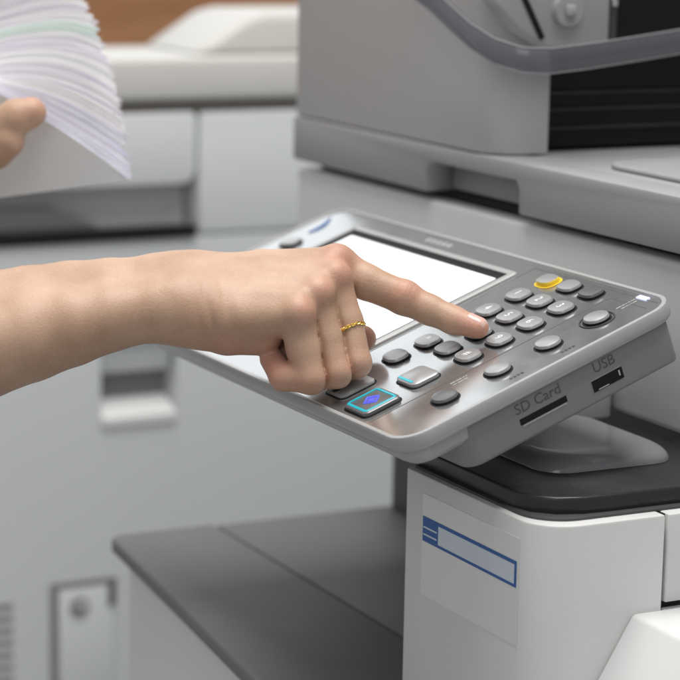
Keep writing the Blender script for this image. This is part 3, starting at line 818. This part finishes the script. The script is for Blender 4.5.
me.polygons.add(len(FF)); me.polygons.foreach_set('loop_start', np.arange(0, FF.size, 4, dtype=np.int32))
me.update(calc_edges=True); me.validate()
fl = np.zeros(len(VV))
for (p, r, s_) in (((340, 258, 1.424), 0.013, 0.5), ((341, 274, 1.408), 0.010, 0.55), ((323, 289, 1.395), 0.010, 0.45), ((308, 310, 1.386), 0.011, 0.45), ((405, 292, 1.42), 0.011, 0.5),
                   ((478, 328, 1.41), 0.015, 0.65), ((352, 372, 1.40), 0.013, 0.30), ((329, 382, 1.395), 0.012, 0.35), ((298, 386, 1.385), 0.012, 0.40), ((270, 368, 1.40), 0.016, 0.75),
                   ((368, 338, 1.445), 0.013, 0.6), ((225, 350, 1.40), 0.02, 0.35), ((200, 345, 1.39), 0.015, 0.25), ((35, 110, 1.64), 0.014, 0.55), ((20, 148, 1.64), 0.012, 0.3)):
    q = VV - at(*p)
    fl = np.maximum(fl, s_ * np.exp(-((q * q).sum(1)) / (r * r)))
at_ = me.attributes.new('flush', 'FLOAT', 'POINT'); at_.data.foreach_set('value', fl.astype(np.float32))
me.materials.append(M_SKIN); me.shade_smooth()
person = bpy.data.objects.new('person', me); COL.objects.link(person)
tag(person, 'bare-armed person whose right index finger presses a key while left thumb grips paper', 'person')
person.location = (0, 0, 0)
# nails: curved shells laid on the skin
def nail(fn, c0, axis, side_, up, ln, wd, name='fingernail'):
    bm = bmesh.new(); nu, nv = 12, 10; grid = []
    for i in range(nu + 1):
        row = []
        for j in range(nv + 1):
            a = i / nu * 2 - 1; b = j / nv * 2 - 1
            wv = wd * (1 - 0.22 * max(0, a) ** 4 - 0.25 * max(0, -a) ** 3)
            p = c0 + axis * a * ln + side_ * b * wv
            p = p + up * 0.006
            for _ in range(14):
                p = p - up * float(fn(p[None])[0]) * 0.8
            edge = max(abs(a), abs(b))
            p = p + up * (0.00045 if edge < 0.9 else -0.0003)
            row.append(bm.verts.new(p))
        grid.append(row)
    for i in range(nu):
        for j in range(nv):
            bm.faces.new((grid[i][j], grid[i + 1][j], grid[i + 1][j + 1], grid[i][j + 1])).material_index = int(i >= nu - 2)
    bmesh.ops.recalc_face_normals(bm, faces=bm.faces[:])
    o = put(name, bm, [M_NAIL, M_NAILW], person, local=True)
    return o
ia = at(478, 328, 1.414) - at(453, 320.5, 1.421); ia /= np.linalg.norm(ia)
upv = UPV * 0.80 - FWD * 0.55 + RGT * 0.33; upv -= ia * (upv @ ia); upv /= np.linalg.norm(upv)
sd = np.cross(ia, upv)
nail(right_sdf, at(475, 326, 1.415) + ia * 0.0012, ia, sd, upv, 0.0064, 0.0048)

# gold ring on the middle finger
a_, b__ = at(323, 282, 1.421), at(354, 364, 1.411)
fa, fb = at(347, 322, 1.415), at(356.5, 363, 1.4085)
ax = (fb - fa) / np.linalg.norm(fb - fa)
ctr = fa + (fb - fa) * 0.22
u_ = np.cross(ax, FWD); u_ /= np.linalg.norm(u_); w_ = np.cross(ax, u_)
ax2 = ax + u_ * 0.22; ax2 /= np.linalg.norm(ax2)
u_ = u_ - ax2 * (u_ @ ax2); u_ /= np.linalg.norm(u_); w_ = np.cross(ax2, u_)
bm = bmesh.new()
NR = 72; RR = 0.0102
for ph in (0, PI):
    tube([Vector(ctr + (u_ * math.cos(2 * PI * k / NR) + w_ * math.sin(2 * PI * k / NR)) * (RR + 0.0004 * math.cos(2 * PI * k / NR * 9 + ph)) + ax2 * 0.0006 * math.sin(2 * PI * k / NR * 9 + ph)) for k in range(NR)], 0.00062, 8, True, bm)
ringo = put('ring', bm, M_GOLD)
tag(ringo, 'thin twisted gold ring on a curled finger of the pressing hand', 'ring')

# ================================================================== PAPERS
stack = thing('paper_stack', 'thick fanned stack of white and pale tinted sheets held at upper left', 'paper stack', tuple(at(20, 190, 1.70)))
tints = [(0.88, 0.88, 0.88), (0.90, 0.90, 0.91), (0.82, 0.79, 0.86), (0.80, 0.78, 0.84), (0.88, 0.87, 0.88), (0.84, 0.83, 0.84)]
pm_ = [mat('sheet_%d' % i, c, 0.75, var=0.03, var_scale=20) for i, c in enumerate(tints)]
p_lil = mat('sheet_lilac', (0.74, 0.74, 0.88), 0.75); p_mint = mat('sheet_mint', (0.78, 0.86, 0.83), 0.75); p_grey = mat('sheet_face', (0.88, 0.885, 0.89), 0.75)
def lerp(T, t):
    for (a, va), (b, vb) in zip(T[:-1], T[1:]):
        if t <= b:
            k = (t - a) / (b - a); return np.array(va) * (1 - k) + np.array(vb) * k
    return np.array(T[-1][1])
KK = [(0, (131, 180)), (0.12, (127, 160)), (0.3, (122, 118)), (0.5, (116, 86)), (0.7, (104, 50)), (0.85, (93, 18)), (1, (80, -16))]
MM = [(0, (52, 124)), (0.12, (52, 112)), (0.3, (54, 83)), (0.5, (54, 60)), (0.7, (52, 36)), (0.85, (48, 14)), (1, (42, -18))]
LL = [(0, (-70, 60)), (0.12, (-70, 66)), (0.3, (-70, 92)), (0.5, (-70, 84)), (0.7, (-70, 66)), (0.85, (-70, 50)), (1, (-70, 24))]
NS = 152
tj = np.sort(np.concatenate([[0.0, 0.004, 0.008, 0.012], np.clip(np.repeat(np.linspace(0.02, 1.0, 37), 4) + np.repeat(rng.normal(0, 0.009, 37), 4) + rng.normal(0, 0.005, 148), 0.015, 1.0)]))
for i in range(NS):
    t = float(tj[i])
    jit = rng.normal(0, 2.2, 2) if i > 1 else np.zeros(2)
    K = lerp(KK, t) + jit * (0.9, 0.35); M2 = lerp(MM, t) + (0, rng.normal(0, 0.7)); L2 = lerp(LL, t) + (0, rng.normal(0, 0.9))
    d0 = 1.655 + 0.055 * t
    bm = bmesh.new(); nu, nw = 16, 4
    rows = []
    for a in range(nu + 1):
        s_ = a / nu
        # quadratic through K (s=0), M2 (s=.4), L2 (s=1)
        sm = 0.4
        p = K * (s_ - sm) * (s_ - 1) / (sm) + M2 * s_ * (s_ - 1) / (sm * (sm - 1)) + L2 * s_ * (s_ - sm) / (1 - sm)
        q = K + (np.array([-70.0, 206 - 120 * t]) - K) * (0.004 + 0.996 * s_)
        pa = at(p[0], p[1], d0); pb = at(q[0], q[1] + 0.6, d0 + 0.004 + 0.085 * s_)
        row = []
        for w in range(nw + 1):
            x = w / nw
            row.append(bm.verts.new(pa * (1 - x) + pb * x - UPV * 0.004 * math.sin(PI * x) * s_))
        rows.append(row)
    for a in range(nu):
        for w in range(nw):
            bm.faces.new((rows[a][w], rows[a + 1][w], rows[a + 1][w + 1], rows[a][w + 1]))
    bmesh.ops.recalc_face_normals(bm, faces=bm.faces[:])
    ext = bmesh.ops.solidify(bm, geom=bm.faces[:], thickness=0.00016)
    if i == 0: m = p_grey
    elif i < 34 and i % 5 in (1, 2): m = p_lil
    elif 0.74 < t < 0.80: m = p_mint
    else: m = pm_[rng.integers(0, 6)]
    put('sheet', bm, m, stack)
